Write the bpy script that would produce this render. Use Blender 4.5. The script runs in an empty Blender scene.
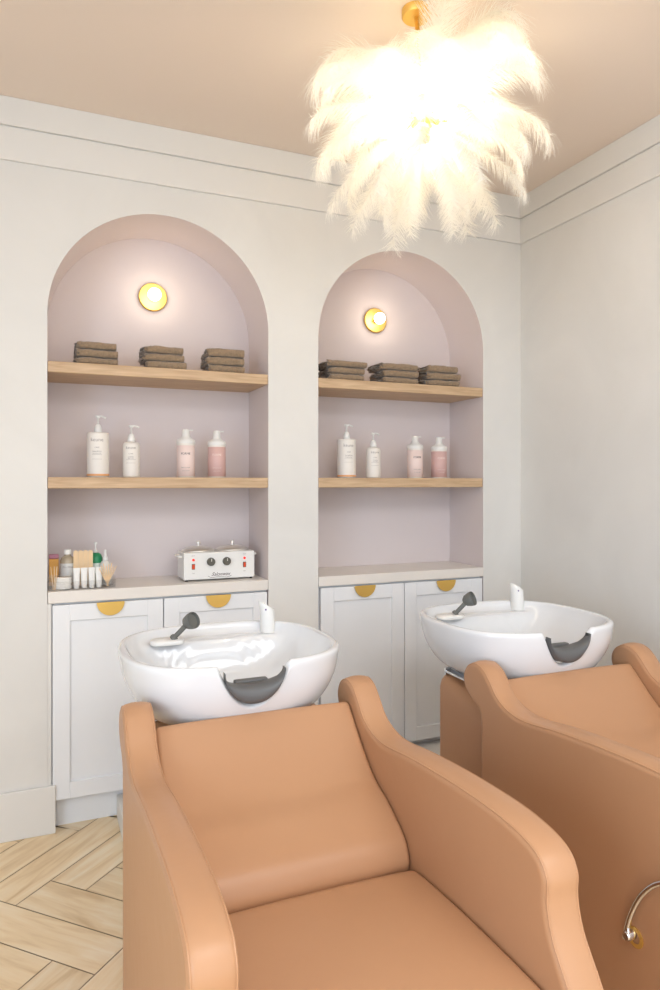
import bpy, bmesh, math, random
from mathutils import Vector, Matrix, noise

R = math.radians
C = bpy.context.scene.collection
sc = bpy.context.scene

# ------------------------------------------------------------------ camera, world, light, exposure
EYE = 1.33
cd = bpy.data.cameras.new('camera')
cam = bpy.data.objects.new('camera', cd); C.objects.link(cam)
cam.location = (0, 0, EYE); cam.rotation_euler = (R(90), 0, -R(22.797))
cd.sensor_fit = 'VERTICAL'; cd.sensor_height = 36; cd.lens = 687.6/990*36
cd.shift_y = -13/990; cd.clip_start = 0.02
sc.camera = cam

w = bpy.data.worlds.new('world'); sc.world = w; w.use_nodes = True
w.node_tree.nodes['Background'].inputs[0].default_value = (0.84, 0.92, 1.0, 1)
w.node_tree.nodes['Background'].inputs[1].default_value = 1.3

def area(name, loc, rot, sx, sy, power, col):
    l = bpy.data.lights.new(name, 'AREA'); l.shape = 'RECTANGLE'; l.size = sx; l.size_y = sy
    l.energy = power; l.color = col
    o = bpy.data.objects.new(name, l); C.objects.link(o); o.location = loc; o.rotation_euler = rot
    return o
# daylight through the shop window behind the camera
area('window_daylight', (0.5, -2.62, 1.45), (R(90), 0, 0), 3.0, 2.0, 6, (0.62, 0.80, 1.0))
# added side light that brightens the right wall, set as daylight from the left
area('added_side_light', (-1.98, -0.8, 1.45), (0, R(-90), 0), 1.9, 2.2, 34, (0.58, 0.77, 1.0))
# unseen overhead fill light, added to brighten upward faces
area('overhead_fill_light', (0.6, -0.9, 2.70), (0, 0, 0), 2.6, 1.8, 50, (0.90, 0.95, 1.0))

sc.view_settings.view_transform = 'Standard'
sc.view_settings.look = 'None'
sc.view_settings.gamma = 1
sc.view_settings.exposure = 0.60
try: sc.view_settings.use_curve_mapping = False
except Exception: pass

# ------------------------------------------------------------------ materials
def srgb(r, g, b):
    f = lambda c: (c/255/12.92) if c/255 <= 0.04045 else ((c/255+0.055)/1.055)**2.4
    return (f(r), f(g), f(b), 1)

def mat(name, col, rough=0.5, metal=0.0, coat=0.0, spec=0.5, mottle=0.0, mscale=3.0, bump=0.0, bscale=60.0, trans=0.0, sheen=0.0, emis=None, estr=0.0, sss=0.0, ior=1.45):
    m = bpy.data.materials.new(name); m.use_nodes = True
    nt = m.node_tree; b = nt.nodes['Principled BSDF']
    b.inputs['Base Color'].default_value = col
    b.inputs['Roughness'].default_value = rough; b.inputs['Metallic'].default_value = metal
    b.inputs['Coat Weight'].default_value = coat; b.inputs['Specular IOR Level'].default_value = spec
    b.inputs['Transmission Weight'].default_value = trans; b.inputs['Sheen Weight'].default_value = sheen
    b.inputs['IOR'].default_value = ior
    if emis: b.inputs['Emission Color'].default_value = emis; b.inputs['Emission Strength'].default_value = estr
    if mottle or bump:
        tc = nt.nodes.new('ShaderNodeTexCoord')
    if mottle:
        n = nt.nodes.new('ShaderNodeTexNoise'); n.inputs['Scale'].default_value = mscale; n.inputs['Detail'].default_value = 5
        n.inputs['Distortion'].default_value = 0.6
        nt.links.new(tc.outputs['Object'], n.inputs['Vector'])
        rp = nt.nodes.new('ShaderNodeValToRGB')
        rp.color_ramp.elements[0].position = 0.3; rp.color_ramp.elements[1].position = 0.72
        rp.color_ramp.elements[0].color = tuple(c*(1-mottle) for c in col[:3])+(1,)
        rp.color_ramp.elements[1].color = tuple(min(1, c*(1+mottle*.6)) for c in col[:3])+(1,)
        nt.links.new(n.outputs['Fac'], rp.inputs['Fac']); nt.links.new(rp.outputs['Color'], b.inputs['Base Color'])
    if bump:
        n2 = nt.nodes.new('ShaderNodeTexNoise'); n2.inputs['Scale'].default_value = bscale; n2.inputs['Detail'].default_value = 3
        nt.links.new(tc.outputs['Object'], n2.inputs['Vector'])
        bp = nt.nodes.new('ShaderNodeBump'); bp.inputs['Strength'].default_value = bump; bp.inputs['Distance'].default_value = 0.002
        nt.links.new(n2.outputs['Fac'], bp.inputs['Height']); nt.links.new(bp.outputs['Normal'], b.inputs['Normal'])
    return m

M = {}
M['plaster'] = mat('limewash_plaster', srgb(227, 224, 219), 0.85, mottle=0.055, mscale=2.2, bump=0.15, bscale=25)
M['niche'] = mat('blush_niche_paint', srgb(224, 212, 210), 0.75, mottle=0.015, mscale=2)
M['ceiling'] = mat('taupe_ceiling_paint', srgb(236, 220, 206), 0.8)
M['trim'] = mat('white_trim_paint', srgb(229, 226, 221), 0.5)
M['cab'] = mat('cabinet_paint', srgb(239, 240, 242), 0.42)
M['quartz'] = mat('counter_quartz', srgb(236, 229, 221), 0.3, mottle=0.02, mscale=9)
M['brass'] = mat('brushed_brass', srgb(240, 200, 112), 0.42, 0.85)
M['chrome'] = mat('chrome', srgb(225, 225, 225), 0.12, 1.0)
M['steel'] = mat('brushed_steel', srgb(228, 224, 218), 0.3, 0.7)
M['porcelain'] = mat('glazed_porcelain', srgb(228, 229, 231), 0.10, coat=0.6)
M['white_plastic'] = mat('white_plastic', srgb(236, 234, 230), 0.35)
M['rubber'] = mat('grey_rubber', srgb(98, 98, 98), 0.45)
M['spray_grey'] = mat('dark_grey_plastic', srgb(104, 104, 100), 0.25)
M['black'] = mat('black_plastic', srgb(30, 30, 30), 0.4)
M['knob'] = mat('dark_olive_knob', srgb(95, 92, 82), 0.4)
M['towel'] = mat('taupe_terry', srgb(152, 129, 104), 0.95, sheen=0.4, mottle=0.28, mscale=120, bump=0.9, bscale=420)
M['bottle_white'] = mat('bottle_white', srgb(238, 232, 224), 0.35)
M['bottle_pale'] = mat('bottle_pale_pink', srgb(240, 218, 211), 0.4)
M['bottle_pink'] = mat('bottle_dusty_pink', srgb(216, 178, 172), 0.4)
M['orange'] = mat('peach_orange_band', srgb(240, 176, 120), 0.5)
M['ink'] = mat('grey_ink', srgb(168, 160, 156), 0.6)
M['ink_dark'] = mat('dark_ink', srgb(92, 72, 76), 0.6)
M['ink_light'] = mat('pale_ink', srgb(240, 222, 216), 0.6)
M['led'] = mat('red_pilot_light', srgb(225, 40, 35), 0.3, emis=(1, .05, .03, 1), estr=0.5)
M['switch'] = mat('red_switch', srgb(224, 78, 38), 0.3)
def clear_thin(name, tint, amt):
    m = bpy.data.materials.new(name); m.use_nodes = True; nt = m.node_tree; nt.nodes.clear()
    o = nt.nodes.new('ShaderNodeOutputMaterial'); mx = nt.nodes.new('ShaderNodeMixShader'); mx.inputs[0].default_value = amt
    t = nt.nodes.new('ShaderNodeBsdfTransparent'); t.inputs[0].default_value = tint
    g = nt.nodes.new('ShaderNodeBsdfGlossy'); g.inputs['Roughness'].default_value = 0.06; g.inputs[0].default_value = (.95, .95, .95, 1)
    nt.links.new(t.outputs[0], mx.inputs[1]); nt.links.new(g.outputs[0], mx.inputs[2]); nt.links.new(mx.outputs[0], o.inputs[0])
    return m
M['acrylic'] = clear_thin('clear_acrylic', (.97, .97, .97, 1), .07)
M['clear'] = mat('frosted_bottle_plastic', srgb(226, 222, 216), 0.25)
M['cotton'] = mat('white_cotton', srgb(240, 236, 230), 0.95)
M['green'] = mat('green_bottle', srgb(40, 140, 92), 0.35)
M['green_pale'] = mat('green_label', srgb(140, 180, 95), 0.5)
M['amber'] = mat('orange_carton', srgb(232, 172, 84), 0.5)
M['mauve'] = mat('mauve_cap', srgb(190, 130, 150), 0.5)
M['stick'] = mat('birch_stick', srgb(236, 204, 162), 0.7, mottle=0.06, mscale=30)
M['purple'] = mat('purple_dot', srgb(96, 50, 120), 0.4)

def leather():
    m = mat('tan_leather', srgb(186, 140, 104), 0.40, spec=0.45)
    nt = m.node_tree; b = nt.nodes['Principled BSDF']
    tc = nt.nodes.new('ShaderNodeTexCoord')
    v = nt.nodes.new('ShaderNodeTexVoronoi'); v.inputs['Scale'].default_value = 520
    n = nt.nodes.new('ShaderNodeTexNoise'); n.inputs['Scale'].default_value = 9; n.inputs['Detail'].default_value = 3
    nt.links.new(tc.outputs['Object'], v.inputs['Vector']); nt.links.new(tc.outputs['Object'], n.inputs['Vector'])
    b1 = nt.nodes.new('ShaderNodeBump'); b1.inputs['Strength'].default_value = 0.12; b1.inputs['Distance'].default_value = 0.0006
    b2 = nt.nodes.new('ShaderNodeBump'); b2.inputs['Strength'].default_value = 0.15; b2.inputs['Distance'].default_value = 0.012
    nt.links.new(v.outputs['Distance'], b1.inputs['Height']); nt.links.new(n.outputs['Fac'], b2.inputs['Height'])
    nt.links.new(b1.outputs['Normal'], b2.inputs['Normal']); nt.links.new(b2.outputs['Normal'], b.inputs['Normal'])
    return m
M['leather'] = leather()

def oak(name, c1, c2):
    m = bpy.data.materials.new(name); m.use_nodes = True
    nt = m.node_tree; b = nt.nodes['Principled BSDF']; b.inputs['Roughness'].default_value = 0.5
    tc = nt.nodes.new('ShaderNodeTexCoord'); mp = nt.nodes.new('ShaderNodeMapping')
    mp.inputs['Scale'].default_value = (2.0, 30, 30)
    n = nt.nodes.new('ShaderNodeTexNoise'); n.inputs['Scale'].default_value = 2.2; n.inputs['Detail'].default_value = 6; n.inputs['Distortion'].default_value = 1.2
    rp = nt.nodes.new('ShaderNodeValToRGB'); rp.color_ramp.elements[0].color = c1; rp.color_ramp.elements[1].color = c2
    rp.color_ramp.elements[0].position = 0.32; rp.color_ramp.elements[1].position = 0.68
    nt.links.new(tc.outputs['Object'], mp.inputs['Vector']); nt.links.new(mp.outputs['Vector'], n.inputs['Vector'])
    nt.links.new(n.outputs['Fac'], rp.inputs['Fac']); nt.links.new(rp.outputs['Color'], b.inputs['Base Color'])
    return m
M['oak'] = oak('oak_shelf', srgb(186, 153, 118), srgb(214, 184, 148))

def floor_mat():
    m = bpy.data.materials.new('wood_look_tile'); m.use_nodes = True
    nt = m.node_tree; b = nt.nodes['Principled BSDF']; b.inputs['Roughness'].default_value = 0.42
    uv = nt.nodes.new('ShaderNodeUVMap'); uv.uv_map = 'UVMap'
    mp = nt.nodes.new('ShaderNodeMapping'); mp.inputs['Scale'].default_value = (1.6, 13, 1)
    n = nt.nodes.new('ShaderNodeTexNoise'); n.inputs['Scale'].default_value = 1.7; n.inputs['Detail'].default_value = 6; n.inputs['Distortion'].default_value = 0.9
    rp = nt.nodes.new('ShaderNodeValToRGB')
    e = rp.color_ramp.elements; e[0].position = 0.3; e[0].color = srgb(222, 190, 146); e[1].position = 0.7; e[1].color = srgb(250, 232, 202)
    k = rp.color_ramp.elements.new(0.5); k.color = srgb(242, 216, 176)
    at = nt.nodes.new('ShaderNodeAttribute'); at.attribute_name = 'tone'
    hs = nt.nodes.new('ShaderNodeHueSaturation')
    mr = nt.nodes.new('ShaderNodeMapRange'); mr.inputs['To Min'].default_value = 0.9; mr.inputs['To Max'].default_value = 1.06
    nt.links.new(uv.outputs[0], mp.inputs['Vector']); nt.links.new(mp.outputs['Vector'], n.inputs['Vector'])
    nt.links.new(n.outputs['Fac'], rp.inputs['Fac']); nt.links.new(rp.outputs['Color'], hs.inputs['Color'])
    nt.links.new(at.outputs['Fac'], mr.inputs['Value']); nt.links.new(mr.outputs['Result'], hs.inputs['Value'])
    nt.links.new(hs.outputs['Color'], b.inputs['Base Color'])
    return m
M['tile'] = floor_mat()
M['grout'] = mat('taupe_grout', srgb(172, 148, 124), 0.9)

def feather_mat():
    m = bpy.data.materials.new('white_feather'); m.use_nodes = True
    nt = m.node_tree; nt.nodes.clear()
    o = nt.nodes.new('ShaderNodeOutputMaterial'); mx = nt.nodes.new('ShaderNodeMixShader'); mx.inputs[0].default_value = 0.55
    d = nt.nodes.new('ShaderNodeBsdfDiffuse'); t = nt.nodes.new('ShaderNodeBsdfTranslucent')
    d.inputs[0].default_value = srgb(253, 251, 246); t.inputs[0].default_value = srgb(254, 250, 240)
    nt.links.new(d.outputs[0], mx.inputs[1]); nt.links.new(t.outputs[0], mx.inputs[2]); nt.links.new(mx.outputs[0], o.inputs[0])
    return m
M['feather'] = feather_mat()
M['bulb'] = mat('glowing_bulb', (1, .95, .85, 1), 0.4, emis=(1.0, 0.88, 0.68, 1), estr=8)
M['sconce_bulb'] = mat('glowing_globe', (1, .97, .9, 1), 0.4, emis=(1.0, 0.93, 0.80, 1), estr=6)

# ------------------------------------------------------------------ helpers
def meta(o, label=None, cat=None, group=None, kind=None):
    if label: o['label'] = label
    if cat: o['category'] = cat
    if group: o['group'] = group
    if kind: o['kind'] = kind
    return o

def thing(name, label, cat, loc=(0, 0, 0), group=None, rotz=0):
    o = bpy.data.objects.new(name, None); C.objects.link(o)
    o.location = loc; o.rotation_euler = (0, 0, rotz); o.empty_display_size = .05
    return meta(o, label, cat, group)

def obj(name, bm, m, parent=None, smooth=False, autosharp=None):
    me = bpy.data.meshes.new(name)
    bmesh.ops.recalc_face_normals(bm, faces=bm.faces)
    if smooth or autosharp:
        for f in bm.faces: f.smooth = True
        if autosharp:
            for e in bm.edges:
                if len(e.link_faces) == 2 and e.calc_face_angle(0) > R(autosharp): e.smooth = False
    bm.to_mesh(me); bm.free()
    for mm in (m if isinstance(m, (list, tuple)) else [m]): me.materials.append(mm)
    o = bpy.data.objects.new(name, me); C.objects.link(o)
    if parent: o.parent = parent
    return o

def copy_tree(o, parent=None):
    c = o.copy(); C.objects.link(c); c.parent = parent
    for ch in list(o.children): copy_tree(ch, c)
    return c

def box(bm, x0, x1, y0, y1, z0, z1, bev=0.0, seg=2, mi=0, M4=None):
    vs = [bm.verts.new((x, y, z)) for x in (x0, x1) for y in (y0, y1) for z in (z0, z1)]
    q = [(0, 1, 3, 2), (4, 6, 7, 5), (0, 4, 5, 1), (2, 3, 7, 6), (0, 2, 6, 4), (1, 5, 7, 3)]
    fs = [bm.faces.new([vs[i] for i in a]) for a in q]
    for f in fs: f.material_index = mi
    if M4: 
        for v in vs: v.co = M4 @ v.co
    if bev > 0:
        es = list({e for f in fs for e in f.edges})
        bmesh.ops.bevel(bm, geom=es, offset=bev, segments=seg, profile=0.5, affect='EDGES')
    return bm

def rings(bm, rs, close=True, cap0=True, cap1=True, mi=0):
    """loft closed rings (lists of co)"""
    vv = [[bm.verts.new(c) for c in r] for r in rs]
    n = len(rs[0])
    for a, b in zip(vv, vv[1:]):
        for i in range(n if close else n-1):
            j = (i+1) % n
            f = bm.faces.new((a[i], a[j], b[j], b[i])); f.material_index = mi
    if cap0: bm.faces.new(list(reversed(vv[0]))).material_index = mi
    if cap1: bm.faces.new(vv[-1]).material_index = mi
    return vv

def lathe(bm, prof, n=32, c=(0, 0, 0), axis='Z', sx=1, sy=1, mi=0, cap=True, M4=None):
    rs = []
    for r, z in prof:
        ring = []
        for i in range(n):
            a = 2*math.pi*i/n
            p = Vector((r*math.cos(a)*sx, r*math.sin(a)*sy, z))
            if axis == 'Y': p = Vector((p.x, -p.z, p.y))
            if axis == 'X': p = Vector((p.z, p.x, p.y))
            if M4: p = M4 @ p
            ring.append(p+Vector(c))
        rs.append(ring)
    return rings(bm, rs, cap0=cap, cap1=cap, mi=mi)

def catmull(pts, k=6, closed=False):
    out = []; n = len(pts)
    P = [Vector(p) for p in pts]
    rng = range(n) if closed else range(n-1)
    for i in rng:
        if closed: p0, p1, p2, p3 = P[i-1], P[i], P[(i+1) % n], P[(i+2) % n]
        else: p0, p1, p2, p3 = P[max(i-1, 0)], P[i], P[i+1], P[min(i+2, n-1)]
        for j in range(k):
            t = j/k
            out.append(0.5*((2*p1)+(-p0+p2)*t+(2*p0-5*p1+4*p2-p3)*t*t+(-p0+3*p1-3*p2+p3)*t**3))
    if not closed: out.append(P[-1])
    return out

def tube(bm, pts, r, n=10, closed=False, mi=0, radii=None):
    P = [Vector(p) for p in pts]; rs = []
    up = None
    for i, p in enumerate(P):
        a = P[i-1] if (i > 0 or closed) else P[0]
        b = P[(i+1) % len(P)] if (i < len(P)-1 or closed) else P[-1]
        t = (b-a).normalized()
        if up is None:
            up = Vector((0, 0, 1)) if abs(t.z) < 0.9 else Vector((1, 0, 0))
        u = (up-t*up.dot(t)).normalized(); up = u
        v = t.cross(u)
        rr = radii[i] if radii else r
        rs.append([p+(u*math.cos(2*math.pi*k/n)+v*math.sin(2*math.pi*k/n))*rr for k in range(n)])
    if closed: rs.append(rs[0][:]); return rings(bm, rs, cap0=False, cap1=False, mi=mi)
    return rings(bm, rs, mi=mi)

def text_mesh(s, size, m, name, parent, at=(0, 0, 0), cyl=None, shear=0.0, facing=0.0, depth=0.0004):
    """printed lettering: stands in XZ plane facing -Y, centred on at; cyl=radius wraps it round a vertical cylinder"""
    cu = bpy.data.curves.new('t', 'FONT'); cu.body = s; cu.size = size; cu.align_x = 'CENTER'; cu.align_y = 'CENTER'; cu.extrude = depth; cu.shear = shear
    cu.resolution_u = 3
    t = bpy.data.objects.new('t', cu); C.objects.link(t)
    bpy.context.view_layer.update()
    me = bpy.data.meshes.new_from_object(t)
    bpy.data.objects.remove(t)
    for v in me.vertices:
        x, z, d = v.co.x, v.co.y, v.co.z
        if cyl:
            a = x/cyl; r = cyl+d+0.0003
            v.co = Vector((math.sin(a)*r, -math.cos(a)*r, z))+Vector(at)
        else:
            v.co = Vector((x, -d-0.0002, z))+Vector(at)
    me.name = name; me.materials.clear(); me.materials.append(m)
    o = bpy.data.objects.new(name, me); C.objects.link(o); o.parent = parent
    return o

def struct(name, bm, m, **k):
    o = obj(name, bm, m, **k); o['kind'] = 'structure'; return o

# ------------------------------------------------------------------ room shell
WY = 2.815; WX = 2.224; CZ = 2.752; LX = -2.0; FY = -2.6
NICHES = [(0.022, 0.897), (1.127, 1.997)]
ND = 0.30; SPR = 1.968

def quad(bm, a, b, c, d, mi=0):
    f = bm.faces.new([bm.verts.new(p) for p in (a, b, c, d)]); f.material_index = mi; return f

bm = bmesh.new()
xs = [LX-0.0, NICHES[0][0], NICHES[0][1], NICHES[1][0], NICHES[1][1], WX]
for a, b in ((0, 1), (2, 3), (4, 5)):
    quad(bm, (xs[a], WY, 0), (xs[b], WY, 0), (xs[b], WY, CZ), (xs[a], WY, CZ))
NS = 64
for x0, x1 in NICHES:
    cx = (x0+x1)/2; r = (x1-x0)/2
    arc = [(cx-r*math.cos(math.pi*i/NS), SPR+r*math.sin(math.pi*i/NS)) for i in range(NS+1)]
    EB = 0.004
    arco = arc
    for (xa, za), (xb, zb) in zip(arco, arco[1:]):
        quad(bm, (xa, WY, za), (xb, WY, zb), (xb, WY, CZ), (xa, WY, CZ))
    # jambs + soffit (own verts, smooth)
    path = [(x0, 0)]+arc+[(x1, 0)]
    fv = [bm.verts.new((x, WY, z)) for x, z in path]; bv = [bm.verts.new((x, WY+ND, z)) for x, z in path]
    for i in range(len(path)-1):
        f = bm.faces.new((fv[i], fv[i+1], bv[i+1], bv[i])); f.material_index = 1; f.smooth = True
    # back plane
    f = bm.faces.new([bm.verts.new((x, WY+ND, z)) for x, z in path]); f.material_index = 1
me = bpy.data.meshes.new('wall_back'); bm.to_mesh(me); bm.free()
me.materials.append(M['plaster']); me.materials.append(M['niche'])
wb = bpy.data.objects.new('wall_back', me); C.objects.link(wb); wb['kind'] = 'structure'

bm = bmesh.new(); box(bm, WX, WX+0.1, FY, WY+0.1, 0, CZ); struct('wall_right', bm, M['plaster'])
bm = bmesh.new()
box(bm, LX-0.1, LX, FY, -1.9, 0, CZ); box(bm, LX-0.1, LX, 0.3, WY+0.1, 0, CZ)
box(bm, LX-0.1, LX, -1.9, 0.3, 0, .5); box(bm, LX-0.1, LX, -1.9, 0.3, 2.4, CZ); struct('wall_left', bm, M['plaster'])
bm = bmesh.new()
for a in (-1.9, -.825, .25): box(bm, LX-.08, LX-.03, a, a+.05, .5, 2.4)
for z in (.5, 2.35): box(bm, LX-.078, LX-.032, -1.9, 0.3, z, z+.05)
struct('added_side_window', bm, M['trim'])  # unseen side window, added to go with the light on the right wall
bm = bmesh.new(); box(bm, LX-0.1, WX+0.1, FY-0.1, WY+ND+.1, CZ, CZ+0.1); struct('ceiling', bm, M['ceiling'])
bm = bmesh.new()                                   # street side, behind the camera, with the shop window opening
wx0, wx1, wz0, wz1 = -1.5, 2.0, 0.35, 2.5
box(bm, LX-.1, wx0, FY-.12, FY, 0, CZ); box(bm, wx1, WX+.1, FY-.12, FY, 0, CZ)
box(bm, wx0, wx1, FY-.12, FY, 0, wz0); box(bm, wx0, wx1, FY-.12, FY, wz1, CZ)
struct('wall_front', bm, M['plaster'])
bm = bmesh.new()
for a in (wx0, -.35, .83, wx1-.05): box(bm, a, a+.05, FY-.09, FY-.03, wz0, wz1)
for z in (wz0, wz1-.05): box(bm, wx0, wx1, FY-.088, FY-.032, z, z+.05)
struct('window_1', bm, M['trim'])

# herringbone tile floor
bm = bmesh.new(); uvl = bm.loops.layers.uv.new('UVMap'); cl = bm.faces.layers.float.new('tone')
box(bm, LX-.1, WX+.1, FY-.1, WY+ND+.1, -0.05, -0.003, mi=1)
TW = 0.147; A0 = 1.478; B0 = -1.289; g = 0.0018
rnd = random.Random(5)
def tile(a0, a1, b0, b1, along_b):
    c = [(a0+g, b0+g), (a1-g, b0+g), (a1-g, b1-g), (a0+g, b1-g)]
    s = math.sqrt(.5)
    P = [((a+b)*s, (a-b)*s) for a, b in c]
    cx = sum(p[0] for p in P)/4; cy = sum(p[1] for p in P)/4
    if not (LX-.4 < cx < WX+.4 and -1.0 < cy < WY+.4): return
    P = [(min(max(x, LX-.1), WX+.1), min(max(y, FY), WY+.29)) for x, y in P]
    vs = [bm.verts.new((x, y, 0)) for x, y in P]
    f = bm.faces.new(vs); f[cl] = rnd.random()
    ou, ov = rnd.uniform(0, 50), rnd.uniform(0, 50)
    for l, (a, b) in zip(f.loops, c):
        l[uvl].uv = (ou+b, ov+a) if along_b else (ou+a, ov+b)
    if f.normal.z < 0 or True: pass
for j in range(-30, 40):
    for i in range(-60, 60):
        # A planks run along b; cell row j in a, cell i in b
        m8 = (i-j) % 8
        if m8 == 0: tile(A0+TW*j, A0+TW*(j+1), B0+TW*(i-4), B0+TW*i, True)
        # B planks run along a
for i in range(-60, 60):
    for j in range(-60, 60):
        # cell (i,j): b in [B0+TW*i, +TW]; belongs to B plank when (i-j)%8 in 0..3 ; start of that run in j
        if (i-j) % 8 == 3: tile(A0+TW*j, A0+TW*(j+4), B0+TW*i, B0+TW*(i+1), False)
fl = struct('floor', bm, [M['tile'], M['grout']])

# crown boards: two courses with a fine shadow groove under each
for nm, z0, z1, pr in (('trim_1', 2.6475, CZ, 0.020), ('trim_2', 2.5215, 2.6425, 0.013)):
    bm = bmesh.new()
    box(bm, LX, WX-pr, WY-pr, WY, z0, z1, 0.002, 1)
    box(bm, WX-pr, WX, FY, WY, z0, z1, 0.002, 1)
    if nm == 'trim_1':
        box(bm, LX, WX-.007, WY-.007, WY, 2.641, 2.649); box(bm, WX-.007, WX, FY, WY, 2.641, 2.649)
    struct(nm, bm, M['trim'])
bm = bmesh.new()
for a, b in ((LX, 0.051), (0.878, 1.146), (1.978, WX)):
    box(bm, a, b, WY-.014, WY-.0005, 0, .18, 0.003, 2)
struct('baseboard_back', bm, M['trim'])
bm = bmesh.new(); box(bm, WX-.014, WX-.0005, FY, WY-.014, 0, .18, .003, 2); struct('baseboard_right', bm, M['trim'])

# ------------------------------------------------------------------ cabinets, counters, shelves
side = ['left', 'right']
for n, (x0, x1) in enumerate(NICHES):
    lab = ['grey-white two-door base cabinet in the left arched niche beneath the wax warmer',
           'grey-white two-door base cabinet in the right arched niche beneath the bare counter'][n]
    t = thing('base_cabinet', lab, 'cabinet', ((x0+x1)/2, WY+.15, 0), 'base cabinets in the arched niches')
    cx = (x0+x1)/2; oy = WY+.15
    bm = bmesh.new(); box(bm, x0+.004-cx, x1-.004-cx, 0.022-.15, .29-.15, 0.115, .864); obj('carcass', bm, M['cab'], t)
    bm = bmesh.new(); box(bm, x0+.004-cx, x1-.004-cx, 0.048-.15, .064-.15, 0.0, .114); obj('toe_kick', bm, M['cab'], t)
    xm = (x0+x1)/2-.004
    fs = .014 if n == 0 else 0
    if fs:
        bm = bmesh.new(); box(bm, x0+.0005-cx, x0+fs-cx, -.1502, .02-.15, 0.0, .867); obj('filler_strip', bm, M['plaster'], t)
    for a, b in ((x0+(.0185 if fs else .012), xm-.002), (xm+.002, x1-.006)):
        bm = bmesh.new()
        y0, y1 = -.002-.15, .019-.15; sw = .062
        z0, z1 = .118, .860
        A, B = a-cx, b-cx
        box(bm, A+sw-.003, B-sw+.003, y0+.010, y1, z0+sw-.003, z1-sw+.003)
        box(bm, A, A+sw, y0, y1, z0, z1, .0012, 1); box(bm, B-sw, B, y0, y1, z0, z1, .0012, 1)
        box(bm, A+sw, B-sw, y0, y1, z1-sw, z1, .0012, 1); box(bm, A+sw, B-sw, y0, y1, z0, z0+sw, .0012, 1)
        d = obj('door', bm, M['cab'], t)
        # half-moon pull
        bm = bmesh.new(); hx = (A+B)/2+.004; rr = .052; N = 24
        pts = [(hx+rr*math.cos(math.pi+math.pi*i/N), .862+rr*math.sin(math.pi+math.pi*i/N)) for i in range(N+1)]
        rings(bm, [[(x, y, z) for x, z in pts] for y in (y0-.0105, y0-.0065)])
        box(bm, hx-rr*.8, hx+rr*.8, y0-.0066, y0-.0002, .846, .8615)
        obj('handle', bm, M['brass'], d)['label'] = 'half-moon brass pull'
    bm = bmesh.new(); box(bm, x0+.002, x1-.002, WY-.003, WY+ND-.001, .868, .912, .0025, 2)
    meta(obj('countertop', bm, M['quartz']), ['pale stone countertop under the organiser tray in the left niche', 'bare pale stone countertop in the right niche'][n], 'countertop', 'niche countertops')
    for z0, z1, lb in ((1.7475, 1.790, 'upper'), (1.305, 1.3485, 'lower')):
        bm = bmesh.new(); cxs = (x0+x1)/2
        box(bm, x0+.001-cxs, x1-.001-cxs, -.15, .148, z0-z0, z1-z0, .003, 2)
        what = {'upper': 'thick oak shelf holding brown towels', 'lower': 'thinner oak shelf holding pump bottles'}[lb]
        o = obj('wall_shelf', bm, M['oak']); o.location = (cxs, WY+.151, z0)
        meta(o, '%s in the %s arched niche' % (what, side[n]), 'shelf', 'oak shelves in the arched niches')
SH_U, SH_L, CT = 1.7902, 1.3487, .9122

# ------------------------------------------------------------------ wall sconces
def sconce(x, z, lab):
    t = thing('wall_sconce', lab, 'wall lamp', (x, WY+ND, z), 'brass wall sconces')
    bm = bmesh.new(); lathe(bm, [(.0, 0.0005), (.058, .0005), (.062, .004), (.062, .012), (.0585, .016), (.03, .013), (.0, .013)], 48, axis='Y', cap=False)
    obj('backplate', bm, M['brass'], t, autosharp=35)
    bm = bmesh.new(); lathe(bm, [(.0, .0135), (.016, .0135), (.017, .024), (.013, .032), (0, .032)], 32, axis='Y', cap=False)
    obj('socket', bm, M['brass'], t, autosharp=35)
    bm = bmesh.new(); bmesh.ops.create_uvsphere(bm, u_segments=28, v_segments=18, radius=.028, matrix=Matrix.Translation((0, -.058, 0)))
    obj('bulb', bm, M['sconce_bulb'], t, smooth=True)['label'] = 'lit white globe bulb'
    l = bpy.data.lights.new('sconce_light', 'POINT'); l.energy = 0.30; l.color = (1, .80, .58); l.shadow_soft_size = .03
    o = bpy.data.objects.new('sconce_light', l); C.objects.link(o); o.parent = t; o.location = (0, -.095, 0)
sconce(.456, 2.147, 'round brass wall sconce with lit globe at the top of the left niche')
sconce(1.553, 2.144, 'round brass wall sconce with lit globe at the top of the right niche')

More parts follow.
